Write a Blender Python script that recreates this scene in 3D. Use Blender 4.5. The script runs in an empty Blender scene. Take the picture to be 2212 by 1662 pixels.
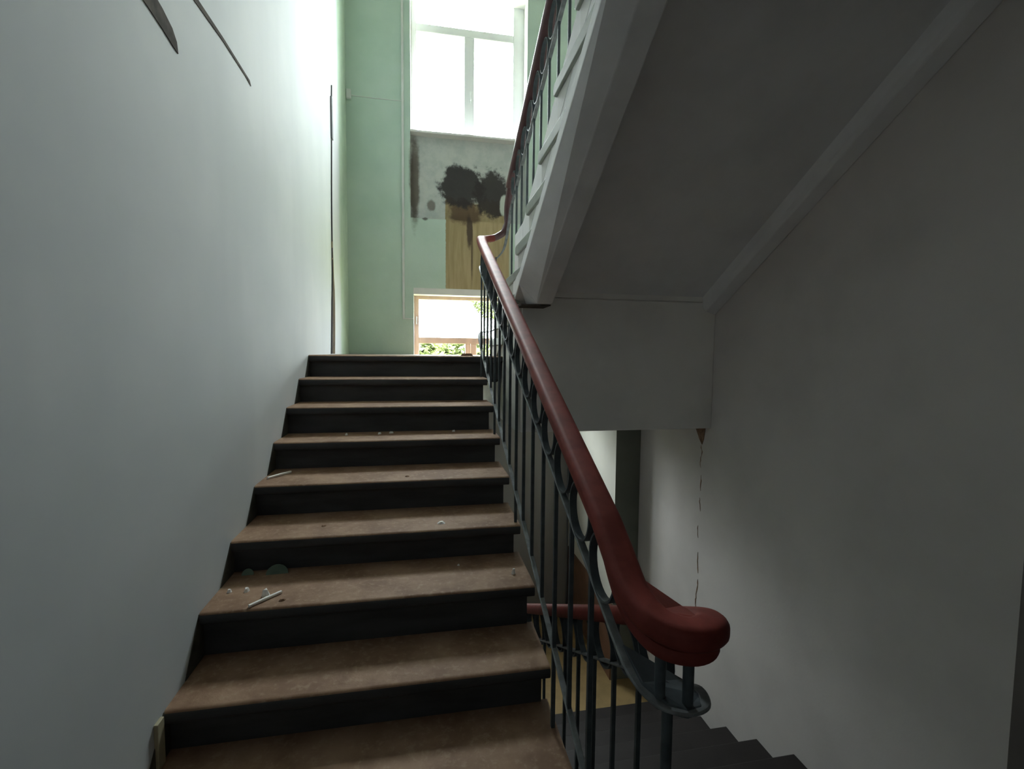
import bpy, bmesh, math, random
from mathutils import Vector, Matrix
random.seed(7)
SC = bpy.context.scene
COL = SC.collection

# ------------------------------------------------------------------ camera, sky, exposure
cam_data = bpy.data.cameras.new('camera')
cam = bpy.data.objects.new('camera', cam_data)
COL.objects.link(cam)
yaw, pit, rol = 0.186719, -0.065704, 0.009079
fw = Vector((math.sin(yaw)*math.cos(pit), math.cos(yaw)*math.cos(pit), math.sin(pit)))
rt = Vector((math.cos(yaw), -math.sin(yaw), 0))
up = rt.cross(fw)
r2 = math.cos(rol)*rt + math.sin(rol)*up
u2 = -math.sin(rol)*rt + math.cos(rol)*up
M = Matrix((r2, u2, -fw)).transposed().to_4x4()
M.translation = Vector((0, 0, 1.632))
cam.matrix_world = M
cam_data.sensor_width = 36.0
cam_data.lens = 1028.72/2212*36.0
cam_data.clip_start = 0.02
SC.camera = cam

world = bpy.data.worlds.new('overcast_sky')
SC.world = world
world.use_nodes = True
bg = world.node_tree.nodes['Background']
bg.inputs['Color'].default_value = (0.90, 0.96, 1.0, 1)
bg.inputs['Strength'].default_value = 14.0
# overcast sky: three times brighter overhead than at the horizon
_n, _l = world.node_tree.nodes, world.node_tree.links
_tc = _n.new('ShaderNodeTexCoord'); _sp = _n.new('ShaderNodeSeparateXYZ'); _mr = _n.new('ShaderNodeMapRange'); _mx = _n.new('ShaderNodeMix')
_mx.data_type = 'RGBA'
_l.new(_tc.outputs['Generated'], _sp.inputs[0]); _l.new(_sp.outputs['Z'], _mr.inputs['Value'])
_l.new(_mr.outputs['Result'], _mx.inputs['Factor'])
_mx.inputs[6].default_value = (0.315, 0.33, 0.335, 1); _mx.inputs[7].default_value = (0.92, 0.975, 1.0, 1)
_l.new(_mx.outputs[2], bg.inputs['Color'])

SC.view_settings.view_transform = 'Standard'
SC.view_settings.look = 'None'
SC.view_settings.gamma = 1.0
SC.view_settings.use_curve_mapping = False
SC.view_settings.exposure = 2.58
SC.cycles.max_bounces = 14
SC.cycles.diffuse_bounces = 10
SC.cycles.glossy_bounces = 4
SC.cycles.transparent_max_bounces = 16
SC.cycles.sample_clamp_indirect = 6.0
SC.cycles.caustics_reflective = False
SC.cycles.caustics_refractive = False
SC.cycles.use_denoising = True

def portal(x0, x1, z0, z1, y):
    l = bpy.data.lights.new('window_portal', 'AREA')
    l.shape = 'RECTANGLE'; l.size = x1-x0; l.size_y = z1-z0
    l.cycles.is_portal = True
    o = bpy.data.objects.new('window_portal', l); COL.objects.link(o)
    o.location = ((x0+x1)/2, y, (z0+z1)/2)
    o.rotation_euler = (math.radians(-90), 0, 0)      # faces -Y, into the room
portal(-0.125, 1.235, 4.165, 6.05, 6.02)
portal(-0.098, 1.20, 0.95, 2.385, 5.97)

# ------------------------------------------------------------------ materials
class NT:
    """little expression builder for node trees"""
    def __init__(self, name):
        self.m = bpy.data.materials.new(name); self.m.use_nodes = True
        self.t = self.m.node_tree; self.n = self.t.nodes; self.l = self.t.links
        self.b = self.n['Principled BSDF']
        g = self.n.new('ShaderNodeNewGeometry'); self.pos = g.outputs['Position']
        s = self.n.new('ShaderNodeSeparateXYZ'); self.l.new(self.pos, s.inputs[0])
        self.x, self.y, self.z = s.outputs
    def put(self, sock, v):
        if hasattr(v, 'is_output') or isinstance(v, bpy.types.NodeSocket): self.l.new(v, sock)
        else:
            if sock.type == 'RGBA' and len(v) == 3: v = (*v, 1)
            sock.default_value = v
    def math(self, op, a, b=0.0, c=None, clamp=False):
        n = self.n.new('ShaderNodeMath'); n.operation = op; n.use_clamp = clamp
        self.put(n.inputs[0], a); self.put(n.inputs[1], b)
        if c is not None: self.put(n.inputs[2], c)
        return n.outputs[0]
    def step(self, v, e0, e1):
        n = self.n.new('ShaderNodeMapRange'); n.interpolation_type = 'SMOOTHSTEP'
        self.put(n.inputs['Value'], v); self.put(n.inputs['From Min'], e0); self.put(n.inputs['From Max'], e1)
        return n.outputs['Result']
    def mul(self, *a):
        r = a[0]
        for k in a[1:]: r = self.math('MULTIPLY', r, k)
        return r
    def noise(self, scale, detail=4, rough=0.55, stretch=(1, 1, 1), ofs=(0, 0, 0)):
        mp = self.n.new('ShaderNodeMapping'); self.l.new(self.pos, mp.inputs['Vector'])
        mp.inputs['Scale'].default_value = stretch; mp.inputs['Location'].default_value = ofs
        n = self.n.new('ShaderNodeTexNoise'); self.l.new(mp.outputs[0], n.inputs['Vector'])
        n.inputs['Scale'].default_value = scale; n.inputs['Detail'].default_value = detail; n.inputs['Roughness'].default_value = rough
        return n.outputs['Fac']
    def mix(self, f, a, b):
        n = self.n.new('ShaderNodeMix'); n.data_type = 'RGBA'
        self.put(n.inputs['Factor'], f); self.put(n.inputs['A'] if False else n.inputs[6], a); self.put(n.inputs[7], b)
        return n.outputs[2]
    def bump(self, h, strength, dist=0.01):
        n = self.n.new('ShaderNodeBump'); n.inputs['Strength'].default_value = strength; n.inputs['Distance'].default_value = dist
        self.put(n.inputs['Height'], h); self.l.new(n.outputs[0], self.b.inputs['Normal'])
    def done(self, color, rough=0.6, spec=0.5, metal=0.0):
        self.put(self.b.inputs['Base Color'], color); self.put(self.b.inputs['Roughness'], rough)
        self.put(self.b.inputs['Specular IOR Level'], spec); self.put(self.b.inputs['Metallic'], metal)
        return self.m

def simple(name, c, rough=0.6, var=0.12, scale=6, bump=0.15, bscale=60, spec=0.4, metal=0.0, stretch=(1, 1, 1)):
    t = NT(name)
    n = t.noise(scale, 5, stretch=stretch)
    d = tuple(max(0, k*(1-var)) for k in c); e = tuple(min(1, k*(1+var)) for k in c)
    col = t.mix(t.step(n, 0.3, 0.7), d, e)
    if bump: t.bump(t.noise(bscale, 3), bump, 0.004)
    return t.done(col, rough, spec, metal)

MT = {}
# left wall: pale paint, green at the far end
t = NT('pale_wall_paint')
n1 = t.noise(1.3, 4, ofs=(3, 0, 0)); n2 = t.noise(7, 5); n3 = t.noise(0.9, 2, stretch=(1, 3.2, 0.35))
base = t.mix(t.step(n1, 0.3, 0.7), (0.575, 0.615, 0.64), (0.65, 0.68, 0.70))
base = t.mix(t.mul(t.step(n3, 0.45, 0.7), 0.5), base, (0.55, 0.585, 0.61))
edge = t.math('ADD', t.y, t.math('MULTIPLY', t.math('SUBTRACT', n2, 0.5), 0.18))
green = t.mix(t.step(n2, 0.3, 0.7), (0.42, 0.54, 0.43), (0.48, 0.60, 0.48))
base = t.mix(t.step(edge, 5.12, 5.30), base, green)
t.bump(t.math('ADD', t.noise(55, 3), t.math('MULTIPLY', t.noise(4, 3), 2.0)), 0.05, 0.004)
MT['left_wall'] = t.done(base, 0.75, 0.2)

# far wall: mint paint, mould patch and bared ochre below the upper window
t = NT('mint_wall_paint')
n1 = t.noise(1.8, 4); n2 = t.noise(9, 6, 0.65); n3 = t.noise(30, 4, 0.6); nv = t.noise(5, 4, 0.6, stretch=(4, 1, 0.35))
mint = t.mix(t.step(n1, 0.3, 0.7), (0.425, 0.55, 0.475), (0.485, 0.605, 0.53))
nd = t.math('MULTIPLY', t.math('SUBTRACT', n2, 0.5), 1.0)
nd3 = t.math('MULTIPLY', t.math('SUBTRACT', n3, 0.5), 0.6)
innx = t.mul(t.step(t.x, -0.135, -0.12), t.math('SUBTRACT', 1.0, t.step(t.x, 1.23, 1.25)))
niche = t.mul(innx, t.step(t.z, 3.17, 3.2), t.math('SUBTRACT', 1.0, t.step(t.z, 4.15, 4.17)))
greyp = t.mix(t.step(n2, 0.35, 0.65), (0.42, 0.46, 0.44), (0.50, 0.53, 0.50))
mint = t.mix(t.step(t.math('ADD', t.z, t.math('MULTIPLY', nd, 0.05)), 1.36, 1.40), (0.42, 0.41, 0.39), mint)      # grey dado colour below the landing
col = t.mix(niche, mint, greyp)
# ochre where the paint has come away
oz = t.math('ADD', t.z, t.math('MULTIPLY', nd, 0.35))
ochm = t.mul(t.step(t.math('ADD', t.x, t.math('MULTIPLY', nd3, 0.03)), 0.272, 0.280), t.math('SUBTRACT', 1.0, t.step(t.x, 1.02, 1.06)), t.math('SUBTRACT', 1.0, t.step(oz, 3.42, 3.46)), t.step(t.z, 2.38, 2.39))
och = t.mix(t.step(nv, 0.3, 0.7), (0.30, 0.235, 0.12), (0.40, 0.32, 0.18))
col = t.mix(ochm, col, och)
# brown film low in the niche
def blob(cx, cz, rx, rz, amp, soft=0.25, extra=None):
    a = t.math('DIVIDE', t.math('SUBTRACT', t.x, cx), rx); b = t.math('DIVIDE', t.math('SUBTRACT', t.z, cz), rz)
    d = t.math('SQRT', t.math('ADD', t.math('MULTIPLY', a, a), t.math('MULTIPLY', b, b)))
    d = t.math('ADD', d, t.math('MULTIPLY', nd, amp)); d = t.math('ADD', d, t.math('MULTIPLY', nd3, 0.35))
    return t.math('SUBTRACT', 1.0, t.step(d, 1.0-soft, 1.0+soft))
col = t.mix(t.mul(blob(0.50, 3.30, 0.20, 0.15, 1.0), 0.85), col, (0.085, 0.050, 0.03))
col = t.mix(t.mul(blob(0.47, 3.60, 0.27, 0.24, 1.2, 0.16), 0.96), col, (0.030, 0.026, 0.026))
col = t.mix(t.mul(blob(0.83, 3.54, 0.22, 0.26, 1.2, 0.16), 0.96), col, (0.032, 0.027, 0.026))
col = t.mix(t.mul(blob(-0.08, 3.62, 0.055, 0.50, 0.9, 0.35), 0.8), col, (0.075, 0.05, 0.03))
col = t.mix(t.mul(blob(0.11, 3.36, 0.045, 0.06, 1.2, 0.3), 0.7), col, (0.10, 0.07, 0.05))
col = t.mix(t.mul(blob(0.04, 3.19, 0.035, 0.03, 0.8, 0.3), 0.8), col, (0.08, 0.06, 0.05))
col = t.mix(t.mul(blob(0.98, 3.42, 0.05, 0.12, 0.6, 0.15), 0.9), col, (0.50, 0.55, 0.50))
col = t.mix(t.mul(blob(0.555, 3.08, 0.035, 0.20, 0.8, 0.3), 0.9), col, (0.06, 0.04, 0.03))
col = t.mix(t.mul(blob(0.585, 2.80, 0.012, 0.34, 0.6, 0.4), 0.75), col, (0.08, 0.055, 0.035))
t.bump(t.math('ADD', t.noise(55, 3), t.math('MULTIPLY', n2, 2.0)), 0.14, 0.006)
MT['far_wall'] = t.done(col, 0.6, 0.3)

MT['right_wall'] = simple('right_wall_whitewash', (0.66, 0.625, 0.60), 0.8, 0.07, 1.6, 0.15, 45, 0.2)
MT['pier'] = simple('pier_cream_paint', (0.74, 0.73, 0.66), 0.8, 0.05, 2, 0.1, 45, 0.2)
MT['pier_end'] = simple('green_grey_pier_shade', (0.22, 0.235, 0.20), 0.8, 0.08, 3, 0.1, 45, 0.2)  # pier colour darkened to carry the shade of the end face
MT['back_wall'] = simple('dim_back_wall_paint', (0.50, 0.475, 0.45), 0.8, 0.07, 1.6, 0.1, 45, 0.2)
MT['soffit'] = simple('soffit_whitewash', (0.84, 0.84, 0.85), 0.85, 0.06, 2.5, 0.15, 45, 0.2)
MT['stringer'] = simple('stringer_whitewash', (0.86, 0.86, 0.87), 0.8, 0.06, 4, 0.15, 45, 0.2)
MT['step_side'] = simple('white_step_side', (0.62, 0.62, 0.60), 0.7, 0.06, 6, 0.1, 50, 0.3)
MT['beam'] = simple('beam_whitewash', (0.87, 0.845, 0.81), 0.85, 0.06, 2, 0.15, 45, 0.2)
t = NT('worn_brown_tread')
n1 = t.noise(5, 6, 0.65); n2 = t.noise(40, 4)
col = t.mix(t.step(n1, 0.35, 0.65), (0.21, 0.118, 0.068), (0.32, 0.200, 0.125))
col = t.mix(t.mul(t.step(n2, 0.52, 0.72), 0.5), col, (0.38, 0.27, 0.18))
t.bump(t.math('ADD', n2, n1), 0.25, 0.004)
MT['tread'] = t.done(col, 0.62, 0.3)
MT['riser'] = simple('dark_riser_paint', (0.055, 0.057, 0.059), 0.65, 0.25, 6, 0.2, 50, 0.25, stretch=(0.4, 1, 2))
MT['tread_grey'] = simple('grey_tread_paint', (0.31, 0.34, 0.30), 0.6, 0.12, 8, 0.15, 50, 0.3)
MT['landing'] = simple('landing_floor_paint', (0.24, 0.175, 0.13), 0.6, 0.2, 4, 0.2, 50, 0.3)
MT['yellow_floor'] = simple('ochre_landing_floor', (0.36, 0.25, 0.11), 0.6, 0.15, 6, 0.2, 50, 0.3)
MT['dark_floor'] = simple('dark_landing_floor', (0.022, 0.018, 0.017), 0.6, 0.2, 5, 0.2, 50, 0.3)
MT['handrail'] = simple('oxblood_handrail_paint', (0.20, 0.042, 0.034), 0.55, 0.18, 14, 0.06, 60, 0.18)
MT['upper_handrail'] = simple('shaded_maroon_handrail', (0.105, 0.050, 0.055), 0.4, 0.15, 14, 0.06, 60, 0.5)  # same handrail paint, with the dark of its shaded underside put into the colour
MT['iron'] = simple('blue_grey_iron_paint', (0.075, 0.092, 0.100), 0.55, 0.2, 20, 0.08, 90, 0.25)
MT['rail_bar'] = simple('dusty_skylit_rail_paint', (0.19, 0.205, 0.21), 0.5, 0.25, 25, 0.08, 90, 0.3)  # iron paint lightened for dust, with sky light on the tops put in
MT['upvc'] = simple('white_window_frame', (0.68, 0.70, 0.70), 0.35, 0.03, 4, 0, spec=0.5)
MT['wood_frame'] = simple('brown_window_frame', (0.62, 0.46, 0.38), 0.45, 0.1, 12, 0.05, 60, 0.4, stretch=(1, 1, 0.2))
MT['reveal'] = simple('white_reveal_plaster', (0.66, 0.66, 0.64), 0.8, 0.04, 4, 0.1, 50, 0.2)
MT['white_plastic'] = simple('white_cable_trunking', (0.60, 0.62, 0.60), 0.45, 0.05, 8, 0)
MT['dark_cable'] = simple('dark_cable_sheath', (0.045, 0.045, 0.05), 0.5, 0.15, 12, 0)
MT['tan_cable'] = simple('tan_cable_sheath', (0.30, 0.24, 0.16), 0.5, 0.15, 12, 0)
MT['grey_conduit'] = simple('grey_conduit', (0.16, 0.17, 0.18), 0.5, 0.1, 12, 0)
MT['gouge'] = simple('bare_plaster_and_gap_shade', (0.085, 0.075, 0.065), 0.9, 0.3, 18, 0.3, 70, 0.1)
MT['chip'] = simple('white_plaster_crumb', (0.88, 0.87, 0.84), 0.8, 0.05, 20, 0.1, 80, 0.2)
MT['brown_chip'] = simple('bared_brown_plaster', (0.24, 0.15, 0.10), 0.9, 0.3, 25, 0.2, 80, 0.1)
MT['batten'] = simple('pale_batten_wood', (0.42, 0.38, 0.26), 0.6, 0.15, 15, 0.05, 60, 0.3)
MT['dado'] = simple('brown_dado_paint', (0.20, 0.105, 0.065), 0.5, 0.15, 6, 0.05, 60, 0.4)
MT['skirt'] = simple('dark_stair_border_paint', (0.075, 0.075, 0.065), 0.7, 0.3, 14, 0.1, 60, 0.2)
MT['leaf'] = simple('leaf_green', (0.085, 0.105, 0.030), 0.5, 0.45, 2.5, 0)
MT['bark'] = simple('tree_bark', (0.10, 0.075, 0.055), 0.85, 0.25, 10, 0.3, 30)
MT['earth'] = simple('yard_earth', (0.20, 0.22, 0.10), 0.9, 0.25, 1.0, 0.1, 10)
MT['steel'] = simple('steel_handle', (0.55, 0.55, 0.53), 0.35, 0.05, 8, 0, metal=0.8)

def glass_mat(name, tint):
    m = bpy.data.materials.new(name); m.use_nodes = True
    nt = m.node_tree; nt.nodes.clear()
    out = nt.nodes.new('ShaderNodeOutputMaterial'); tr = nt.nodes.new('ShaderNodeBsdfTransparent'); gl = nt.nodes.new('ShaderNodeBsdfGlossy')
    mx = nt.nodes.new('ShaderNodeMixShader'); lw = nt.nodes.new('ShaderNodeLayerWeight'); lw.inputs['Blend'].default_value = 0.5
    pw = nt.nodes.new('ShaderNodeMath'); pw.operation = 'POWER'; pw.inputs[1].default_value = 5.0; nt.links.new(lw.outputs['Facing'], pw.inputs[0])
    fr = nt.nodes.new('ShaderNodeMath'); fr.operation = 'MULTIPLY_ADD'; fr.inputs[1].default_value = 0.9; fr.inputs[2].default_value = 0.03; nt.links.new(pw.outputs[0], fr.inputs[0])
    tr.inputs['Color'].default_value = tint; gl.inputs['Roughness'].default_value = 0.02
    nt.links.new(fr.outputs[0], mx.inputs[0]); nt.links.new(tr.outputs[0], mx.inputs[1]); nt.links.new(gl.outputs[0], mx.inputs[2])
    nt.links.new(mx.outputs[0], out.inputs['Surface'])
    return m
MT['glass'] = glass_mat('window_glass', (0.95, 0.97, 0.96, 1))
MT['green_glass'] = simple('green_bottle_glass', (0.085, 0.135, 0.085), 0.15, 0.1, 20, 0, spec=0.6)

# ------------------------------------------------------------------ mesh helpers
class MB:
    def __init__(self): self.v = []; self.f = []; self.mi = []
    def add(self, vs, fs, mi=0):
        b = len(self.v); self.v += [tuple(p) for p in vs]
        for q in fs: self.f.append(tuple(b+i for i in q)); self.mi.append(mi)
    def box(self, x0, x1, y0, y1, z0, z1, mi=0):
        vs = [(x, y, z) for z in (z0, z1) for y in (y0, y1) for x in (x0, x1)]
        self.add(vs, [(0, 2, 3, 1), (4, 5, 7, 6), (0, 1, 5, 4), (2, 6, 7, 3), (0, 4, 6, 2), (1, 3, 7, 5)], mi)
    def prism_x(self, prof, x0, x1, mi=0):
        """prof: (y, z) polygon, extruded along X"""
        n = len(prof)
        vs = [(x0, y, z) for y, z in prof] + [(x1, y, z) for y, z in prof]
        fs = [tuple(range(n)), tuple(range(2*n-1, n-1, -1))] + [(i, i+n, (i+1) % n+n, (i+1) % n) for i in range(n)]
        self.add(vs, fs, mi)
    def loft(self, a, b, mi=0):
        """two equal polygons joined into a solid"""
        n = len(a)
        fs = [tuple(range(n)), tuple(range(2*n-1, n-1, -1))] + [(i, i+n, (i+1) % n+n, (i+1) % n) for i in range(n)]
        self.add(list(a)+list(b), fs, mi)
    def sweep(self, path, prof, mi=0, closed=False, upv=(0, 0, 1)):
        """prof: (side, up) polygon carried along the path"""
        P = [Vector(p) for p in path]; n = len(P); k = len(prof); rings = []
        for i in range(n):
            if closed: tg = (P[(i+1) % n]-P[i-1])
            else: tg = P[min(i+1, n-1)]-P[max(i-1, 0)]
            tg.normalize(); u = Vector(upv)
            s = tg.cross(u)
            if s.length < 1e-4: s = Vector((1, 0, 0))
            s.normalize(); w = s.cross(tg)
            rings.append([P[i]+s*a+w*b for a, b in prof])
        vs = [p for r in rings for p in r]; fs = []
        for i in range(n if closed else n-1):
            j = (i+1) % n
            for m in range(k): fs.append((i*k+m, i*k+(m+1) % k, j*k+(m+1) % k, j*k+m))
        if not closed: fs += [tuple(range(k-1, -1, -1)), tuple((n-1)*k+m for m in range(k))]
        self.add(vs, fs, mi)
    def mesh(self, name, mats, smooth=False):
        me = bpy.data.meshes.new(name); me.from_pydata(self.v, [], self.f)
        for m in (mats if isinstance(mats, (list, tuple)) else [mats]): me.materials.append(m)
        me.polygons.foreach_set('material_index', self.mi)
        bm = bmesh.new(); bm.from_mesh(me); bmesh.ops.recalc_face_normals(bm, faces=bm.faces); bm.to_mesh(me); bm.free()
        if smooth:
            me.polygons.foreach_set('use_smooth', [True]*len(me.polygons))
            try: me.set_sharp_from_angle(angle=math.radians(40))
            except Exception: pass
        return me

def link(name, me, parent=None, loc=None):
    o = bpy.data.objects.new(name, me); COL.objects.link(o)
    if parent: o.parent = parent
    if loc: o.location = loc
    return o
def build(name, mb, mats, parent=None, smooth=False, bevel=0.0):
    o = link(name, mb.mesh(name, mats, smooth), parent)
    if bevel:
        b = o.modifiers.new('bevel', 'BEVEL'); b.width = bevel; b.segments = 2; b.limit_method = 'ANGLE'
    return o
def tag(o, label=None, cat=None, group=None, kind=None):
    if label: o['label'] = label
    if cat: o['category'] = cat
    if group: o['group'] = group
    if kind: o['kind'] = kind
    return o
def empty(name, label, cat, group=None):
    o = bpy.data.objects.new(name, None); COL.objects.link(o); o.empty_display_size = 0.1
    return tag(o, label, cat, group)
def arc_round(w, h, r, seg=3):
    """rounded rectangle profile centred on (0, 0)"""
    out = []
    for cx, cy, a0 in ((w/2-r, h/2-r, 0), (-w/2+r, h/2-r, 90), (-w/2+r, -h/2+r, 180), (w/2-r, -h/2+r, 270)):
        for i in range(seg+1):
            a = math.radians(a0+90*i/seg); out.append((cx+r*math.cos(a), cy+r*math.sin(a)))
    return out
def circle(r, n=8): return [(r*math.cos(2*math.pi*i/n), r*math.sin(2*math.pi*i/n)) for i in range(n)]
def smooth_path(pts, sub=6):
    """Catmull-Rom through the points"""
    P = [Vector(p) for p in pts]; P = [2*P[0]-P[1]] + P + [2*P[-1]-P[-2]]; out = []
    for i in range(1, len(P)-2):
        for j in range(sub):
            u = j/sub; a, b, c, d = P[i-1:i+3]
            out.append(0.5*((2*b)+(c-a)*u+(2*a-5*b+4*c-d)*u*u+(3*b-a-3*c+d)*u**3))
    out.append(P[-2]); return out

# ------------------------------------------------------------------ room shell
XL, XW, XS2, FWY = -0.824, 2.08, 1.83, 5.732   # left wall, right wall, its thicker end, far wall
YB = -1.2
ZT, ZB = 6.45, -1.8

m = MB(); m.box(XL-0.3, XL, YB-0.3, FWY+0.42, ZB, ZT)
wall_left = build('wall_left', m, MT['left_wall']); tag(wall_left, 'pale grey painted stairwell wall left of the steps', kind='structure')

m = MB()
m.box(XW, XW+0.3, 1.27, FWY+0.42, ZB, ZT); m.box(XW, XW+0.3, YB-0.3, 1.27, 3.0, ZT); m.box(XW, XW+0.3, YB-0.3, 1.27, ZB, -0.2)
wall_right = build('wall_right', m, MT['right_wall']); tag(wall_right, 'dim whitewashed stairwell wall on the right', kind='structure')
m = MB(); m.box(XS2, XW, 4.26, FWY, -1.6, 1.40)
m.mi[2] = 1                                          # end face turned from the window, its shade put into the colour
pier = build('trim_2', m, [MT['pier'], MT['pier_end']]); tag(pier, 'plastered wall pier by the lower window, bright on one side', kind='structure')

# far wall with two window openings and a niche between them
m = MB(); y0, y1 = FWY, FWY+0.42
WX0, WX1 = -0.125, 1.235
LX0, LX1 = -0.098, 1.20
m.box(XL, WX0, y0, y1, 2.385, ZT); m.box(WX1, XW, y0, y1, 2.385, ZT)
m.box(WX0, WX1, y0, y1, 6.05, ZT)
m.box(WX0, WX1, y0+0.09, y1, 3.185, 4.14)
m.box(WX0, WX1, y0, y1, 2.385, 3.185)
m.box(XL, LX0, y0, y1, ZB, 2.385); m.box(LX1, XW, y0, y1, ZB, 2.385); m.box(LX0, LX1, y0, y1, ZB, 0.95)
wall_far = build('wall_far', m, MT['far_wall']); tag(wall_far, 'mint green wall with two windows and a mouldy recess', kind='structure')

m = MB(); m.box(XL-0.3, XW+0.3, YB-0.3, YB, ZB, ZT)
m.box(XW+1.5, XW+1.7, YB-0.3, 1.8, -0.4, 3.4); m.box(XW+0.3, XW+1.7, 1.27, 1.8, -0.4, 3.4); m.box(XW+0.3, XW+1.7, YB-0.5, YB, -0.4, 3.4)
o = build('wall_back', m, MT['back_wall']); tag(o, kind='structure')
m = MB(); m.box(XL-0.3, XW+0.3, YB-0.3, FWY+0.42, ZT, ZT+0.2)
o = build('ceiling', m, MT['soffit']); tag(o, kind='structure')
m = MB(); m.box(XL-0.3, XW+0.3, YB-0.3, FWY+0.42, ZB-0.2, ZB)
o = build('floor_below', m, MT['dark_floor']); tag(o, kind='structure')

FY = [3.729, 3.432, 3.122, 2.845, 2.522, 2.213, 1.901, 1.640, 1.335, 1.03]
FZ = [1.606, 1.446, 1.286, 1.118, 0.960, 0.800, 0.650, 0.468, 0.312, 0.156]
UY = [4.28, 3.99, 3.71, 3.42, 3.07, 2.76, 2.48, 2.19, 1.89, 1.58]
UZ = [1.755, 1.885, 2.02, 2.165, 2.32, 2.485, 2.665, 2.855, 3.03, 3.20]
DY = [1.04+0.30*i for i in range(10)]
DZ = [-0.16*i for i in range(10)]

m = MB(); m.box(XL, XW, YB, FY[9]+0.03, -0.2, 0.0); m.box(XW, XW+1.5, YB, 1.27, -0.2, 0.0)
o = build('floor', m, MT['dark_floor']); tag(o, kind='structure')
m = MB(); m.box(XL, XW, YB, 1.0, 3.0, 3.2); m.box(XW, XW+1.5, YB, 1.27, 3.0, 3.2); m.box(0.62, XW, 1.0, 1.62, 3.0, 3.2)
o = build('upper_floor', m, MT['soffit']); tag(o, kind='structure')
m = MB(); m.box(XL, 0.62, FY[0]+0.30, FWY, 1.40, FZ[0]); m.box(0.62, XW, 4.30, FWY, 1.40, FZ[0])
o = build('landing_floor', m, MT['landing']); tag(o, 'window landing floor at the top of the brown steps', kind='structure')
m = MB(); m.box(XL, XW, DY[9]-0.02, FWY, -1.8, -1.6)
o = build('lower_landing_floor', m, MT['yellow_floor']); tag(o, 'ochre landing floor below seen through the railing', kind='structure')

# landing beam across the right half, carrying the upper flight
m = MB(); m.box(0.655, XW, 3.13, 4.32, 1.095, 2.045-0.03)
m.box(0.80, XW-0.1, 3.13, 3.4, 2.0, 2.06)
o = build('trim_1', m, MT['beam'], bevel=0.006); tag(o, 'deep whitewashed landing beam under the upper flight', kind='structure')

# ------------------------------------------------------------------ lower flight (brown treads)
def tread_prof(yf, yb, z, th=0.05, r=0.016):
    pts = [(yb, z), (yb, z-th)]
    for i in range(4):
        a = math.radians(270-90*i/3); pts.append((yf+r+r*math.cos(a), z-th+r+r*math.sin(a)))
    for i in range(4):
        a = math.radians(180-90*i/3); pts.append((yf+r+r*math.cos(a), z-r+r*math.sin(a)))
    return pts
flight = empty('stair_flight', 'stair flight with worn brown treads and dark risers climbing to the windowed landing', 'stairs')
for i in range(10):
    yn = FY[i-1] if i else FY[0]+0.30
    zl = FZ[i+1] if i < 9 else 0.0
    s = MB(); s.prism_x([(FY[i]+0.035, zl-0.02), (FY[i]+0.035, FZ[i]-0.049), (yn+0.04, FZ[i]-0.049), (yn+0.04, FZ[i]-0.20), (FY[i]+0.25, zl-0.06)], XL, 0.440 if i else 0.62)
    so = build('step', s, MT['riser'], flight)
    s = MB(); s.prism_x(tread_prof(FY[i], yn+0.045, FZ[i]), XL+0.001, 0.466 if i else 0.645)
                                             # nosing front shares the dark riser paint
    for q, fc in enumerate(s.f):
        ys = [s.v[j][1] for j in fc]; zs = [s.v[j][2] for j in fc]
        if max(ys) < FY[i]+0.0165 and min(zs) < FZ[i]-0.010: s.mi[q] = 1
    build('tread', s, [MT['tread'], MT['riser']], so, smooth=True)
s = MB(); s.prism_x([(FY[9]+0.05, -0.02), (FY[0]+0.32, 1.40), (FY[0]+0.32, 1.20), (FY[9]+0.45, -0.02)], XL, 0.44)
build('slab', s, MT['stringer'], flight)

# ------------------------------------------------------------------ upper flight, seen from below
def LA(y): return 2.753-0.557*(y-1.786)                  # lower edge of the stair's white side
def LB(y): return 1.944-0.619*(y-2.896)                   # bottom edge of the stringer
def LS(y): return 2.045-0.600*(y-3.13)                   # slab soffit
upper = empty('stair_flight', 'upper stair flight on the right, its grey underside sloping up over the viewer', 'stairs')
for i in range(10):
    ynear = UY[i+1] if i < 9 else UY[9]-0.05
    zl = UZ[i-1] if i else FZ[0]
    s = MB(); yf, yk = UY[i]-0.04, ynear-0.045
    s.prism_x([(yf, max(LS(yf)+0.03, FZ[0]-0.1)), (yf, UZ[i]-0.05), (ynear+0.035, UZ[i]-0.05), (ynear+0.035, UZ[i]-0.001), (yk, UZ[i]-0.001), (yk, max(LS(yk)+0.03, FZ[0]-0.1))], 0.606, XW)
    so = build('step', s, MT['step_side'], upper)
    s = MB()
    pr = [(2*UY[i]-y, z) for y, z in tread_prof(UY[i], 2*UY[i]-(ynear+0.03), UZ[i], 0.062, 0.022)]
    s.prism_x(pr, 0.612, XW)
    pe = [(2*UY[i]-y, z) for y, z in tread_prof(UY[i], 2*UY[i]-max(1.48, min(ynear-0.02, 1.786-(UZ[i]+0.008-2.753)/0.557)), UZ[i], 0.062, 0.026)]
    s.prism_x(pe, 0.592, 0.630)
    build('tread', s, MT['tread_grey'], so, smooth=True, bevel=0.007)
ya, yb = 1.45, 3.13
def prof_str(y, end=False):
    top = LA(y)+0.30
    za, zb = LA(y), LB(y)
    return [(0.607, y, top), (0.607, y, za+0.010), (0.586, y, za), (0.586, y, za-0.072), (0.700, y, zb), (0.800, y, zb+0.002), (0.815, y, zb+0.16), (0.815, y, top)]
yE = 2.90
s = MB(); s.loft(prof_str(ya), prof_str(yE))
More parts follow.
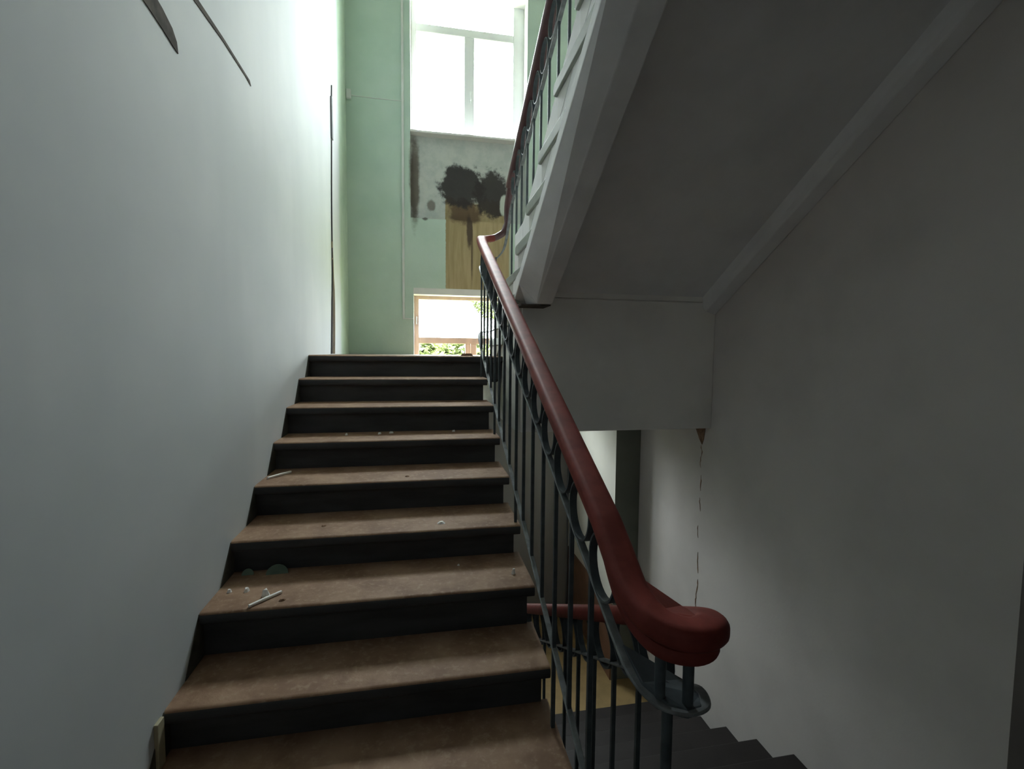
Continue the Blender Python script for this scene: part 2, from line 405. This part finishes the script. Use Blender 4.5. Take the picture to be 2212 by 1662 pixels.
# upright end block standing on the beam
e0 = prof_str(yE); zE = LB(yE)
e1 = [(0.607, yb+0.03, LA(yE)+0.28), (0.607, yb+0.03, LA(yE)-0.02), (0.598, yb+0.03, LA(yE)-0.03), (0.598, yb+0.03, zE+0.01), (0.700, yb+0.03, zE), (0.800, yb+0.03, zE+0.002), (0.815, yb+0.03, zE+0.16), (0.815, yb+0.03, LA(yE)+0.28)]
s.loft(e0, e1)
build('stringer', s, MT['stringer'], upper, bevel=0.005)
s = MB(); s.box(0.61, 0.80, 2.94, 3.13, zE-0.009, zE-0.001); build('gap_shadow_plate', s, MT['gouge'], upper)  # dark plate drawn as the shadow line under the end block
s = MB(); s.prism_x([(ya, LS(ya)), (yb+0.05, LS(yb+0.05)), (yb+0.05, LS(yb+0.05)+0.10), (ya, LS(ya)+0.10)], 0.81, XW)
build('soffit', s, MT['soffit'], upper)
def prof_w(y):
    z = LS(y); return [(XW-0.105, y, z+0.03), (XW-0.10, y, z-0.07), (XW-0.08, y, z-0.10), (XW, y, z-0.125), (XW, y, z+0.03)]
s = MB(); s.loft(prof_w(ya), prof_w(yb+0.02))
build('wall_stringer', s, MT['soffit'], upper, bevel=0.008)
s = MB(); s.box(0.628, 0.66, 3.14, 4.10, 1.10, 1.95); s.box(0.628, 0.66, 4.10, 5.30, 1.10, 1.61)
build('side_plaster', s, MT['step_side'], upper)

# ------------------------------------------------------------------ flight going down on the right
down = empty('stair_flight', 'dark stair flight going down on the right behind the curled handrail end', 'stairs')
for i in range(10):
    yn = DY[i]-0.30 if i else DY[0]-0.1
    zl = DZ[i]-0.16
    s = MB(); s.prism_x([(DY[i]-0.035, zl-0.02), (DY[i]-0.035, DZ[i]-0.049), (yn-0.04, DZ[i]-0.049), (yn-0.04, DZ[i]-0.20), (DY[i]-0.25, zl-0.06)], 0.60, XW)
    so = build('step', s, MT['riser'], down)
    s = MB(); pr = [(2*DY[i]-y, z) for y, z in tread_prof(DY[i], 2*DY[i]-(yn-0.045), DZ[i])]
    s.prism_x(pr, 0.575, XW)
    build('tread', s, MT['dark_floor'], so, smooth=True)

# ------------------------------------------------------------------ railings
HP = arc_round(0.074, 0.052, 0.020, 4)
MP = arc_round(0.024, 0.009, 0.003, 1)
BP = arc_round(0.020, 0.008, 0.003, 1)
XR, XU, XD = 0.45, 0.68, 0.62
def hz(y): return 2.4986+0.4878*(y-3.729)
def mz(y): return 2.2668+0.4828*(y-3.729)
def bz(y): return 1.6889+0.4965*(y-3.729)
def uhz(y): return 3.04-0.455*(y-3.5)
def umz(y): return 2.84-0.42*(y-3.5)
def dhz(y): return 0.992-0.53*(y-1.02)
def dmz(y): return 0.835-0.53*(y-1.0)
def dbz(y): return 0.225-0.53*(y-1.10)
PITCH = 0.1775
bal_mesh = {}
def baluster(parent, x, y, z0, z1, r=0.0065):
    s = MB(); s.box(-r, r, -r, r, 0, z1-z0)
    return link('baluster', s.mesh('baluster', MT['iron']), parent, (x, y, z0))
RR = 0.083
s = MB()
s.sweep([(0, RR*math.cos(2*math.pi*i/28), RR*math.sin(2*math.pi*i/28)) for i in range(28)], [(0.010, 0.0035), (-0.010, 0.0035), (-0.010, -0.0035), (0.010, -0.0035)], closed=True, upv=(1, 0, 0))
# profile is carried with "up" along X: swap so that the flat faces the centre
ring_mesh = None
def make_ring():
    mb = MB(); n = 28; vs = []; fs = []
    for i in range(n):
        a = 2*math.pi*i/n
        for rr, xx in ((RR+0.003, 0.011), (RR+0.003, -0.011), (RR-0.003, -0.011), (RR-0.003, 0.011)):
            vs.append((xx, rr*math.cos(a), rr*math.sin(a)))
    for i in range(n):
        j = (i+1) % n
        for k in range(4): fs.append((i*4+k, i*4+(k+1) % 4, j*4+(k+1) % 4, j*4+k))
    mb.add(vs, fs); return mb.mesh('ring', MT['iron'], True)
ring_mesh = make_ring()

rail = empty('stair_railing', 'iron railing with red handrail and ring frieze beside the brown steps', 'railing')
# handrail: lower curl, long run, goose-neck at the landing
hp = smooth_path([(XD, 1.03, dhz(1.03)), (XD, 0.94, 1.032), (0.598, 0.875, 1.054), (0.535, 0.848, 1.064), (0.475, 0.875, 1.080), (XR, 0.94, 1.112), (XR, 1.03, hz(1.03)-0.012), (XR, 1.10, hz(1.10))], 6)
hp += [Vector((XR, y, hz(y))) for y in (1.25, 1.6, 2.1, 2.6, 3.1, 3.5)]
hp += smooth_path([(XR, 3.62, hz(3.62)), (0.455, 3.74, 2.51), (0.49, 3.83, 2.535), (0.56, 3.88, 2.555)], 5)
s = MB(); s.sweep(hp, HP); build('handrail', s, MT['handrail'], rail, True)
def slab_plate(name, outline, th, mat):
    mb = MB(); mb.loft([(a, b, c) for a, b, c in outline], [(a, b, c-th) for a, b, c in outline]); return build(name, mb, mat, rail, bevel=0.004)
slab_plate('curl_block', [(0.465, 1.00, 1.140), (0.475, 0.89, 1.096), (0.535, 0.866, 1.082), (0.595, 0.89, 1.070), (0.605, 1.00, 1.036)], 0.058, MT['handrail'])
lip = smooth_path([(XD, 1.05, dhz(1.05)-0.02), (XD-0.004, 0.97, 0.99), (0.594, 0.888, 1.010), (0.535, 0.862, 1.018), (0.479, 0.888, 1.034), (XR+0.004, 0.97, 1.082), (XR+0.002, 1.08, hz(1.08)-0.022)], 6)
mb_ = MB(); mb_.sweep(lip, arc_round(0.06, 0.034, 0.012, 2)); build('curl_lip', mb_, MT['handrail'], rail, True)
mp = smooth_path([(XD, 1.02, dmz(1.02)), (XD-0.004, 0.94, 0.872), (0.59, 0.875, 0.886), (0.535, 0.852, 0.896), (0.48, 0.875, 0.906), (XR+0.003, 0.94, 0.928), (XR, 1.04, mz(1.04))], 6)
mp += [Vector((XR, y, mz(y))) for y in (1.4, 1.9, 2.4, 2.9, 3.4)]
mp += smooth_path([(XR, 3.66, mz(3.66)), (0.455, 3.80, 2.31), (0.50, 3.90, 2.345), (0.58, 3.95, 2.39), (0.66, 3.93, 2.48), (XU, 3.84, 2.62), (XU, 3.72, umz(3.72))], 5)
s = MB(); s.sweep(mp, MP); build('mid_rail', s, MT['rail_bar'], rail, True)
slab_plate('curl_plate', [(0.455, 1.00, 0.962), (0.462, 0.91, 0.926), (0.497, 0.862, 0.908), (0.535, 0.848, 0.902), (0.575, 0.862, 0.896), (0.608, 0.91, 0.882), (0.614, 1.00, 0.853)], 0.020, MT['iron'])
bp = smooth_path([(XD, 1.10, dbz(1.10)), (0.60, 1.02, 0.28), (0.535, 0.985, 0.30), (0.47, 1.02, 0.33), (XR, 1.10, bz(1.10))], 6)
bp += [Vector((XR, y, bz(y))) for y in (1.4, 1.9, 2.4, 2.9, 3.4)]
bp += smooth_path([(XR, 3.70, bz(3.70)), (XR, 3.82, 1.76), (0.475, 3.90, 1.80), (0.53, 3.93, 1.805), (0.58, 3.92, 1.82), (0.61, 3.86, 1.86)], 5)
s = MB(); s.sweep(bp, BP); build('bottom_rail', s, MT['rail_bar'], rail, True)
def tread_z(Y, ys, zs, rising):
    if rising:
        for y, z in zip(ys, zs):
            if Y >= y: return z
        return 0.0
    for y, z in reversed(list(zip(ys, zs))):
        if Y <= y: return z
    return zs[0]
for k in range(-1, 14):
    y = 1.37+PITCH*k
    z0 = bz(y)
    if k % 4 == 1 or k == 13: z0 = tread_z(y, FY, FZ, True)
    baluster(rail, XR, y, z0, mz(y))
    r = link('ring', ring_mesh, rail, (XR, y-PITCH/2, (hz(y-PITCH/2)-0.026+mz(y-PITCH/2))/2+0.002))
for x, y, z0, z1 in ((0.478, 3.86, FZ[0], 1.80), (0.53, 3.93, FZ[0], 2.37), (0.60, 3.94, FZ[0], 2.42)):
    baluster(rail, x, y, z0, z1)
for (x, y) in ((0.490, 0.885), (0.545, 0.868)):           # two short posts in the curl
    s = MB(); s.sweep([(x, y, 0.89), (x, y, 1.03)], circle(0.0115, 10), upv=(0, 1, 0)); build('post', s, MT['iron'], rail, True)
s = MB(); s.sweep([(0.535, 0.93, 0.0), (0.535, 0.93, 0.88)], circle(0.0125, 10), upv=(0, 1, 0)); build('post', s, MT['iron'], rail, True)

urail = empty('stair_railing', 'iron railing with dark handrail climbing the upper flight past the window', 'railing')
HU = arc_round(0.098, 0.05, 0.020, 4); XH = XU+0.012
up_ = smooth_path([(0.545, 3.874, 2.550), (0.60, 3.895, 2.575), (0.66, 3.90, 2.62), (XH, 3.90, 2.72), (XH, 3.86, 2.83), (XH, 3.74, uhz(3.74))], 5)
s = MB(); s.sweep(up_, HP); build('gooseneck', s, MT['upper_handrail'], urail, True)
s = MB(); s.sweep([(XH, y, uhz(y)) for y in (3.74, 3.2, 2.6, 2.0, 1.5)], HU); build('handrail', s, MT['upper_handrail'], urail, True)
s = MB(); s.sweep([(XU, y, umz(y)) for y in (3.72, 3.2, 2.6, 2.0, 1.5)], MP); build('mid_rail', s, MT['rail_bar'], urail, True)
for k in range(13):
    y = 3.66-PITCH*k
    baluster(urail, XU, y, tread_z(y, UY, UZ, False), umz(y))
    yy = y-PITCH/2
    if k < 12: link('ring', ring_mesh, urail, (XU, yy, (uhz(yy)-0.026+umz(yy))/2))

drail = empty('stair_railing', 'dark iron railing descending to the lower landing below the curled handrail', 'railing')
s = MB(); s.sweep([(XD, y, dhz(y)) for y in (1.03, 1.5, 2.2, 3.0, 3.6)], HP); build('handrail', s, MT['handrail'], drail, True)
s = MB(); s.sweep([(XD, y, dmz(y)) for y in (1.02, 1.5, 2.2, 3.0, 3.6)], MP); build('mid_rail', s, MT['rail_bar'], drail, True)
s = MB(); s.sweep([(XD, y, dbz(y)) for y in (1.10, 1.5, 2.2, 3.0, 3.6)], BP); build('bottom_rail', s, MT['rail_bar'], drail, True)
for k in range(14):
    y = 1.24+PITCH*k
    z0 = dbz(y)
    if k % 4 == 1: z0 = tread_z(y, DY, DZ, False) if y <= DY[9] else -1.6
    baluster(drail, XD, y, z0, dmz(y))
    yy = y-PITCH/2; link('ring', ring_mesh, drail, (XD, yy, (dhz(yy)-0.026+dmz(yy))/2))

# ------------------------------------------------------------------ windows
def frame_bar(x0, x1, z0, z1, y, d, mat, parent, name='frame_bar'):
    s = MB(); s.box(x0, x1, y, y+d, z0, z1); return build(name, s, mat, parent, bevel=0.006)
w1 = tag(bpy.data.objects.new('window_1', None), 'upper white framed window filled with bright sky', kind='structure'); COL.objects.link(w1)
y, d = 5.94, 0.06; U = MT['upvc']
fx0, fx1, fz0, fz1 = -0.125, 1.235, 4.165, 6.05
frame_bar(fx0, -0.055, fz0, fz1, y, d, U, w1); frame_bar(1.10, fx1, fz0, fz1, y, d, U, w1)
frame_bar(-0.055, 1.10, fz0, 4.262, y, d, U, w1); frame_bar(-0.055, 1.10, 5.96, fz1, y, d, U, w1)
frame_bar(-0.055, 1.10, 5.385, 5.475, y-0.004, d+0.008, U, w1); frame_bar(0.507, 0.627, 4.262, 5.385, y-0.004, d+0.008, U, w1)
for (a, b, c, e) in ((-0.06, 0.512, 4.257, 5.39), (0.622, 1.105, 4.257, 5.39), (-0.06, 1.105, 5.47, 5.97)):
    s = MB(); s.box(a, b, y+0.026, y+0.030, c, e); build('pane', s, MT['glass'], w1)
s = MB(); s.box(0.575, 0.59, y-0.030, y-0.006, 4.66, 4.76); s.box(0.578, 0.587, y-0.032, y-0.024, 4.62, 4.70); build('handle', s, MT['white_plastic'], w1, bevel=0.003)
s = MB(); s.box(fx0-0.0, fx1, FWY-0.02, y, 4.14, 4.165); build('sill', s, MT['reveal'], w1, bevel=0.005)
for (a, b, c, e) in ((WX0, WX0+0.004, 4.165, 6.05), (WX1-0.004, WX1, 4.165, 6.05), (WX0, WX1, 5.796, 6.05)):
    s = MB(); s.box(a, b, FWY+0.002, y, c, e); build('reveal', s, MT['reveal'], w1)

w2 = tag(bpy.data.objects.new('window_2', None), 'lower brown framed window with leaves outside, cut by the landing', kind='structure'); COL.objects.link(w2)
y, d = 5.90, 0.06; Wd = MT['wood_frame']
frame_bar(LX0, -0.035, 0.95, 2.385, y, d, Wd, w2); frame_bar(1.14, LX1, 0.95, 2.385, y, d, Wd, w2)
frame_bar(-0.035, 1.14, 2.272, 2.322, y, d, Wd, w2); frame_bar(-0.035, 1.14, 0.95, 1.03, y, d, Wd, w2)
frame_bar(-0.035, 1.14, 1.742, 1.815, y-0.006, d+0.01, Wd, w2)
frame_bar(0.525, 0.590, 1.03, 1.742, y-0.004, d+0.008, Wd, w2); frame_bar(0.596, 0.662, 1.03, 1.742, y-0.004, d+0.008, Wd, w2)
for (a, b, c, e) in ((-0.04, 1.145, 1.81, 2.277), (-0.04, 0.53, 1.025, 1.747), (0.657, 1.145, 1.025, 1.747)):
    s = MB(); s.box(a, b, y+0.026, y+0.030, c, e); build('pane', s, MT['glass'], w2)
s = MB(); s.box(-0.072, -0.060, y-0.034, y-0.004, 1.97, 2.06); build('handle', s, MT['steel'], w2, bevel=0.004)
for (a, b, c, e) in ((LX0, LX0+0.004, 0.95, 2.385), (LX1-0.004, LX1, 0.95, 2.385), (LX0+0.005, LX1-0.005, 2.312, 2.385)):
    s = MB(); s.box(a, b, FWY+0.002, y, c, e); build('reveal', s, MT['reveal'], w2)
s = MB(); s.box(LX0, LX1, FWY-0.02, y, 0.925, 0.95); build('sill', s, MT['reveal'], w2, bevel=0.005)

# ------------------------------------------------------------------ outside
m = MB(); m.box(-30, 30, 6.3, 60, -3.3, -3.1)
o = build('ground_outside', m, MT['earth']); tag(o, kind='structure')
def tree(label, x, y, zb, crown, n, leaf, trunk_top):
    tr = empty('tree', label, 'tree')
    s = MB(); s.sweep([(x, y, zb), (x+0.05, y, (zb+trunk_top)/2), (x, y+0.05, trunk_top)], circle(0.09, 8), upv=(0, 1, 0)); build('trunk', s, MT['bark'], tr, True)
    mb = MB()
    for _ in range(n):
        cx, cy, cz, rx, ry, rz = random.choice(crown)
        while True:
            p = Vector((random.uniform(-1, 1), random.uniform(-1, 1), random.uniform(-1, 1)))
            if p.length < 1: break
        c = Vector((cx+p.x*rx, cy+p.y*ry, cz+p.z*rz))
        a = Vector((random.gauss(0, 1), random.gauss(0, 1), random.gauss(0, 0.6))).normalized(); b = a.orthogonal().normalized()
        b.rotate(Matrix.Rotation(random.uniform(0, 6.28), 3, a)); L = leaf*random.uniform(0.7, 1.3)
        mb.add([c-a*L, c+b*L*0.35, c+a*L, c-b*L*0.35], [(0, 1, 2, 3)])
    f = build('foliage', mb, MT['leaf'], tr); f['kind'] = 'stuff'
for tx, ty, hh, lab in ((-3.3, 10.4, 2.7, 'unseen tall bushy tree added to block sky light, well beyond the left edge of the lower window'), (-1.5, 10.2, 2.5, 'unseen tall bushy tree added to block sky light, just past the left edge of the lower window'), (0.25, 10.0, 1.93, 'bushy tree outside, filling the lowest left pane'), (1.7, 9.9, 1.95, 'bushy tree outside, filling the lowest right pane')):  # first two are out of view, added to cut light through the lower window
    tree(lab, tx, ty, -3.1, [(tx-0.4, ty, hh-0.75, 0.62, 0.6, 0.75), (tx+0.4, ty+0.1, hh-0.78, 0.62, 0.6, 0.77), (tx, ty, hh-0.7, 0.6, 0.6, 0.70), (tx, ty, hh-2.2, 1.0, 0.6, 1.2)], 13000, 0.09, hh-2.4)
tree('taller tree outside, showing at the top right of the lower window', 2.1, 11.5, -3.1, [(1.95, 11.5, 3.05, 0.85, 0.8, 0.70)], 3200, 0.07, 2.6)

# ------------------------------------------------------------------ fittings on the walls
tk = empty('cable_trunking', 'thin white cable trunking running down the mint wall left of the windows', 'trunking')
s = MB(); s.box(-0.222, -0.196, FWY-0.014, FWY, 2.03, 6.1); build('upright', s, MT['white_plastic'], tk, bevel=0.002)
s = MB(); s.box(-0.222, -0.100, FWY-0.014, FWY, 2.016, 2.03); build('branch', s, MT['white_plastic'], tk, bevel=0.002)
jb = empty('junction_box', 'small white junction box in the corner beside the mint wall', 'junction box')
s = MB(); s.box(-0.815, -0.765, FWY-0.035, FWY, 4.43, 4.53); build('cover', s, MT['white_plastic'], jb, bevel=0.006)
s = MB(); s.sweep([(-0.766, FWY-0.006, 4.475), (-0.5, FWY-0.006, 4.468), (-0.222, FWY-0.006, 4.47)], circle(0.004, 6)); build('wire', s, MT['white_plastic'], jb)

cb = empty('cable', 'dark cable running down the left wall near its far corner', 'cable')
s = MB(); s.sweep(smooth_path([(XL+0.006, 4.83, 4.10), (XL+0.006, 4.79, 3.6), (XL+0.006, 4.74, 3.0), (XL+0.007, 4.72, 2.4), (XL+0.006, 4.66, 1.9), (XL+0.006, 4.62, FZ[0]+0.005)], 4), circle(0.006, 6), upv=(0, 1, 0)); build('sheath', s, MT['dark_cable'], cb, True)
s = MB(); s.box(XL, XL+0.016, 4.775, 4.825, 3.60, 3.98); build('conduit', s, MT['grey_conduit'], cb, bevel=0.003)
for k, (dy, top) in enumerate(((0.07, 2.35), (0.14, 2.2))):
    o = MB(); o.sweep(smooth_path([(XL+0.006, 4.72, top+0.3), (XL+0.008, 4.72+dy*0.5, top), (XL+0.006, 4.66+dy, 1.9), (XL+0.006, 4.63+dy, FZ[0]+0.005)], 4), circle(0.006, 6), upv=(0, 1, 0))
    ob = build('cable', o, MT['tan_cable'], None, True)
    tag(ob, ['tan cable splaying next to the dark cable at the foot of the left wall', 'outermost tan cable by the corner at the foot of the left wall'][k], 'cable', 'tan cables at the wall foot')

def plate_x(name, pts, x, th, mat, parent, sign=1):
    """a thin plate lying on a wall of constant X; pts are (y, z)"""
    s = MB(); s.loft([(x, a, b) for a, b in pts], [(x+sign*th, a, b) for a, b in pts]); return build(name, s, mat, parent)
plate_x('gouge', [(1.60, 2.675), (1.694, 2.683), (1.797, 2.668), (1.86, 2.655), (1.896, 2.650), (1.888, 2.685), (1.86, 2.712), (1.80, 2.735), (1.72, 2.752), (1.60, 2.765)], XL, 0.003, MT['gouge'], wall_left)
plate_x('chase', [(1.85, 2.905), (2.04, 2.92), (2.30, 2.936), (2.56, 2.936), (2.63, 2.930), (2.61, 2.948), (2.30, 2.952), (2.05, 2.945), (1.85, 2.935)], XL, 0.003, MT['gouge'], wall_left)
for i in range(9):                                            # dark painted border where each riser meets the wall
    zl = FZ[i+1]
    plate_x('border', [(FY[i]+0.002, FZ[i]-0.004), (FY[i]+0.05, FZ[i]-0.004), (FY[i]+0.05, zl+0.001), (FY[i]-0.115, zl+0.001)], XL, 0.003, MT['skirt'], wall_left)
bt = MB(); bt.box(XL, XL+0.012, 1.585, 1.625, 0.314, 0.466)
bo = build('batten', bt, MT['batten'], None, bevel=0.002); tag(bo, 'pale upright batten at the wall end of the lowest riser', 'batten')

# right wall: cracks and chipped plaster at the beam end
cr = MB(); zz = 0.95; yc = 3.24
while zz > -0.40:
    pts = []; z1 = zz-random.uniform(0.10, 0.28)
    yy = yc+random.uniform(-0.012, 0.012)
    while zz > z1:
        pts.append((yy, zz, random.uniform(0.0012, 0.006))); zz -= random.uniform(0.012, 0.035); yy = yy*0.8+yc*0.2+random.uniform(-0.009, 0.009)
    pts[0] = (*pts[0][:2], 0.0004); pts[-1] = (*pts[-1][:2], 0.0004)
    if len(pts) > 2:
        cr.loft([(XW, a-w, b) for a, b, w in pts]+[(XW, a+w, b) for a, b, w in reversed(pts)], [(XW-0.002, a-w, b) for a, b, w in pts]+[(XW-0.002, a+w, b) for a, b, w in reversed(pts)])
    zz -= random.uniform(0.01, 0.09)
build('crack', cr, MT['brown_chip'], wall_right)
plate_x('chipped_plaster', [(3.20, 1.085), (3.31, 1.09), (3.32, 1.06), (3.27, 0.99), (3.235, 0.955), (3.215, 1.0)], XW, 0.004, MT['brown_chip'], wall_right, -1)
plate_x('dado', [(4.265, -1.6), (5.72, -1.6), (5.72, -0.82), (4.265, -0.82)], XS2, 0.012, MT['dado'], pier, -1)
plate_x('loose_plaster', [(4.37, 1.15), (4.64, 1.15), (4.66, 0.99), (4.60, 0.965), (4.37, 0.90)], XS2, 0.006, MT['brown_chip'], pier, -1)
hp_ = empty('heating_pipe', 'thin dark upright pipe in the far corner beside the bright wall strip', 'pipe')
s = MB(); s.sweep([(XS2-0.03, 5.66, -1.6), (XS2-0.03, 5.66, 1.40)], circle(0.013, 10), upv=(0, 1, 0)); build('tube', s, MT['grey_conduit'], hp_, True)
s = MB(); s.box(XS2-0.04, XS2, 5.652, 5.668, 0.3, 0.32); build('bracket', s, MT['grey_conduit'], hp_)

# ------------------------------------------------------------------ litter on the treads
def crumb(label, x, y, z, w, d, h, rz, mat='chip', name='plaster_crumb', cat='plaster crumb'):
    n = 7; vs = []; fs = []
    bot = [(math.cos(2*math.pi*i/n)*random.uniform(0.75, 1.0), math.sin(2*math.pi*i/n)*random.uniform(0.75, 1.0)) for i in range(n)]
    for a, b in bot: vs.append((a*w/2, b*d/2, 0))
    for a, b in bot: vs.append((a*w/2*random.uniform(0.35, 0.7), b*d/2*random.uniform(0.35, 0.7), h*random.uniform(0.7, 1.0)))
    fs = [tuple(range(n-1, -1, -1)), tuple(range(n, 2*n))] + [(i, (i+1) % n, (i+1) % n+n, i+n) for i in range(n)]
    s = MB(); s.add(vs, fs); o = build(name, s, MT[mat]); o.location = (x, y, z); o.rotation_euler = (0, 0, rz)
    return tag(o, label, cat, 'plaster crumbs on the treads')
z6, z5, z4, z3 = FZ[6], FZ[5], FZ[4], FZ[3]
crumb('tiny white crumb nearest the left wall, beside the pale stick', -0.775, 2.058, z6, 0.022, 0.02, 0.014, 0.3)
crumb('white crumb between the tiny crumb and the pointed crumb', -0.708, 2.054, z6, 0.030, 0.022, 0.016, 1.0)
crumb('largest pointed white crumb, just above the pale stick', -0.621, 2.005, z6, 0.036, 0.03, 0.030, 0.5)
crumb('small brown crumb at the end of the pale stick', -0.545, 1.953, z6, 0.03, 0.02, 0.008, 0.4, 'brown_chip')
crumb('white crumb by the railing on a lower tread', 0.397, 2.026, z6, 0.020, 0.022, 0.024, 0.2)
crumb('faint crumb near the riser, left of the crumb by the railing', 0.162, 2.15, z6, 0.014, 0.014, 0.008, 0.2)
crumb('flat white flake in the middle of a tread, right of centre', 0.089, 2.30, z5, 0.042, 0.045, 0.010, 0.9)
crumb('pale flake on the reddish part of the middle tread', -0.463, 2.35, z5, 0.030, 0.03, 0.006, 0.9, 'brown_chip')
crumb('pale flat flake on the tread with the upper stick', -0.081, 2.60, z4, 0.03, 0.03, 0.006, 0.1, 'brown_chip')
crumb('leftmost of four white crumbs along an upper riser', -0.46, 3.05, z3, 0.022, 0.02, 0.014, 0.1)
crumb('second of four white crumbs along an upper riser', -0.264, 3.064, z3, 0.03, 0.02, 0.012, 0.7)
crumb('third and widest of four white crumbs along an upper riser', -0.195, 3.085, z3, 0.036, 0.02, 0.012, 0.4)
crumb('rightmost of four white crumbs along an upper riser', 0.201, 3.10, z3, 0.026, 0.02, 0.012, 0.4)
crumb('dark lump of rubble on the landing edge', 0.35, 3.86, FZ[0], 0.12, 0.06, 0.022, 0.1, 'brown_chip', 'rubble_lump', 'rubble')
def stick(label, a, b, z, r):
    s = MB(); s.sweep([(a[0], a[1], z+r), ((a[0]+b[0])/2, (a[1]+b[1])/2, z+r*1.2), (b[0], b[1], z+r)], arc_round(2*r, 2*r, r*0.4, 1))
    o = build('stick', s, MT['batten' if 0 else 'chip'], None); return tag(o, label, 'stick', 'pale sticks on the treads')
stick('pale stick lying askew on the lower littered tread', (-0.655, 1.918), (-0.565, 2.015), z6, 0.0055)
stick('pale stick near the left wall on a middle tread', (-0.798, 2.655), (-0.715, 2.775), z4, 0.006)
def shard(label, x, y, z, w, h, lean):
    n = 9; pts = [(-w/2, 0), (w/2, 0)] + [(w/2*math.cos(math.pi*i/n), h*math.sin(math.pi*i/n)) for i in range(1, n)]
    s = MB(); s.loft([(a, 0, b) for a, b in pts], [(a, 0.003, b) for a, b in pts])
    o = build('glass_shard', s, MT['green_glass']); o.location = (x, y, z); o.rotation_euler = (lean, 0, 0.05); return tag(o, label, 'glass shard', 'green glass shards')
shard('larger half-round green glass shard leaning on the riser', -0.632, 2.195, z6, 0.092, 0.042, math.radians(-25))
shard('smaller faint green glass shard leaning on the riser near the wall', -0.755, 2.205, z6, 0.05, 0.028, math.radians(-25))
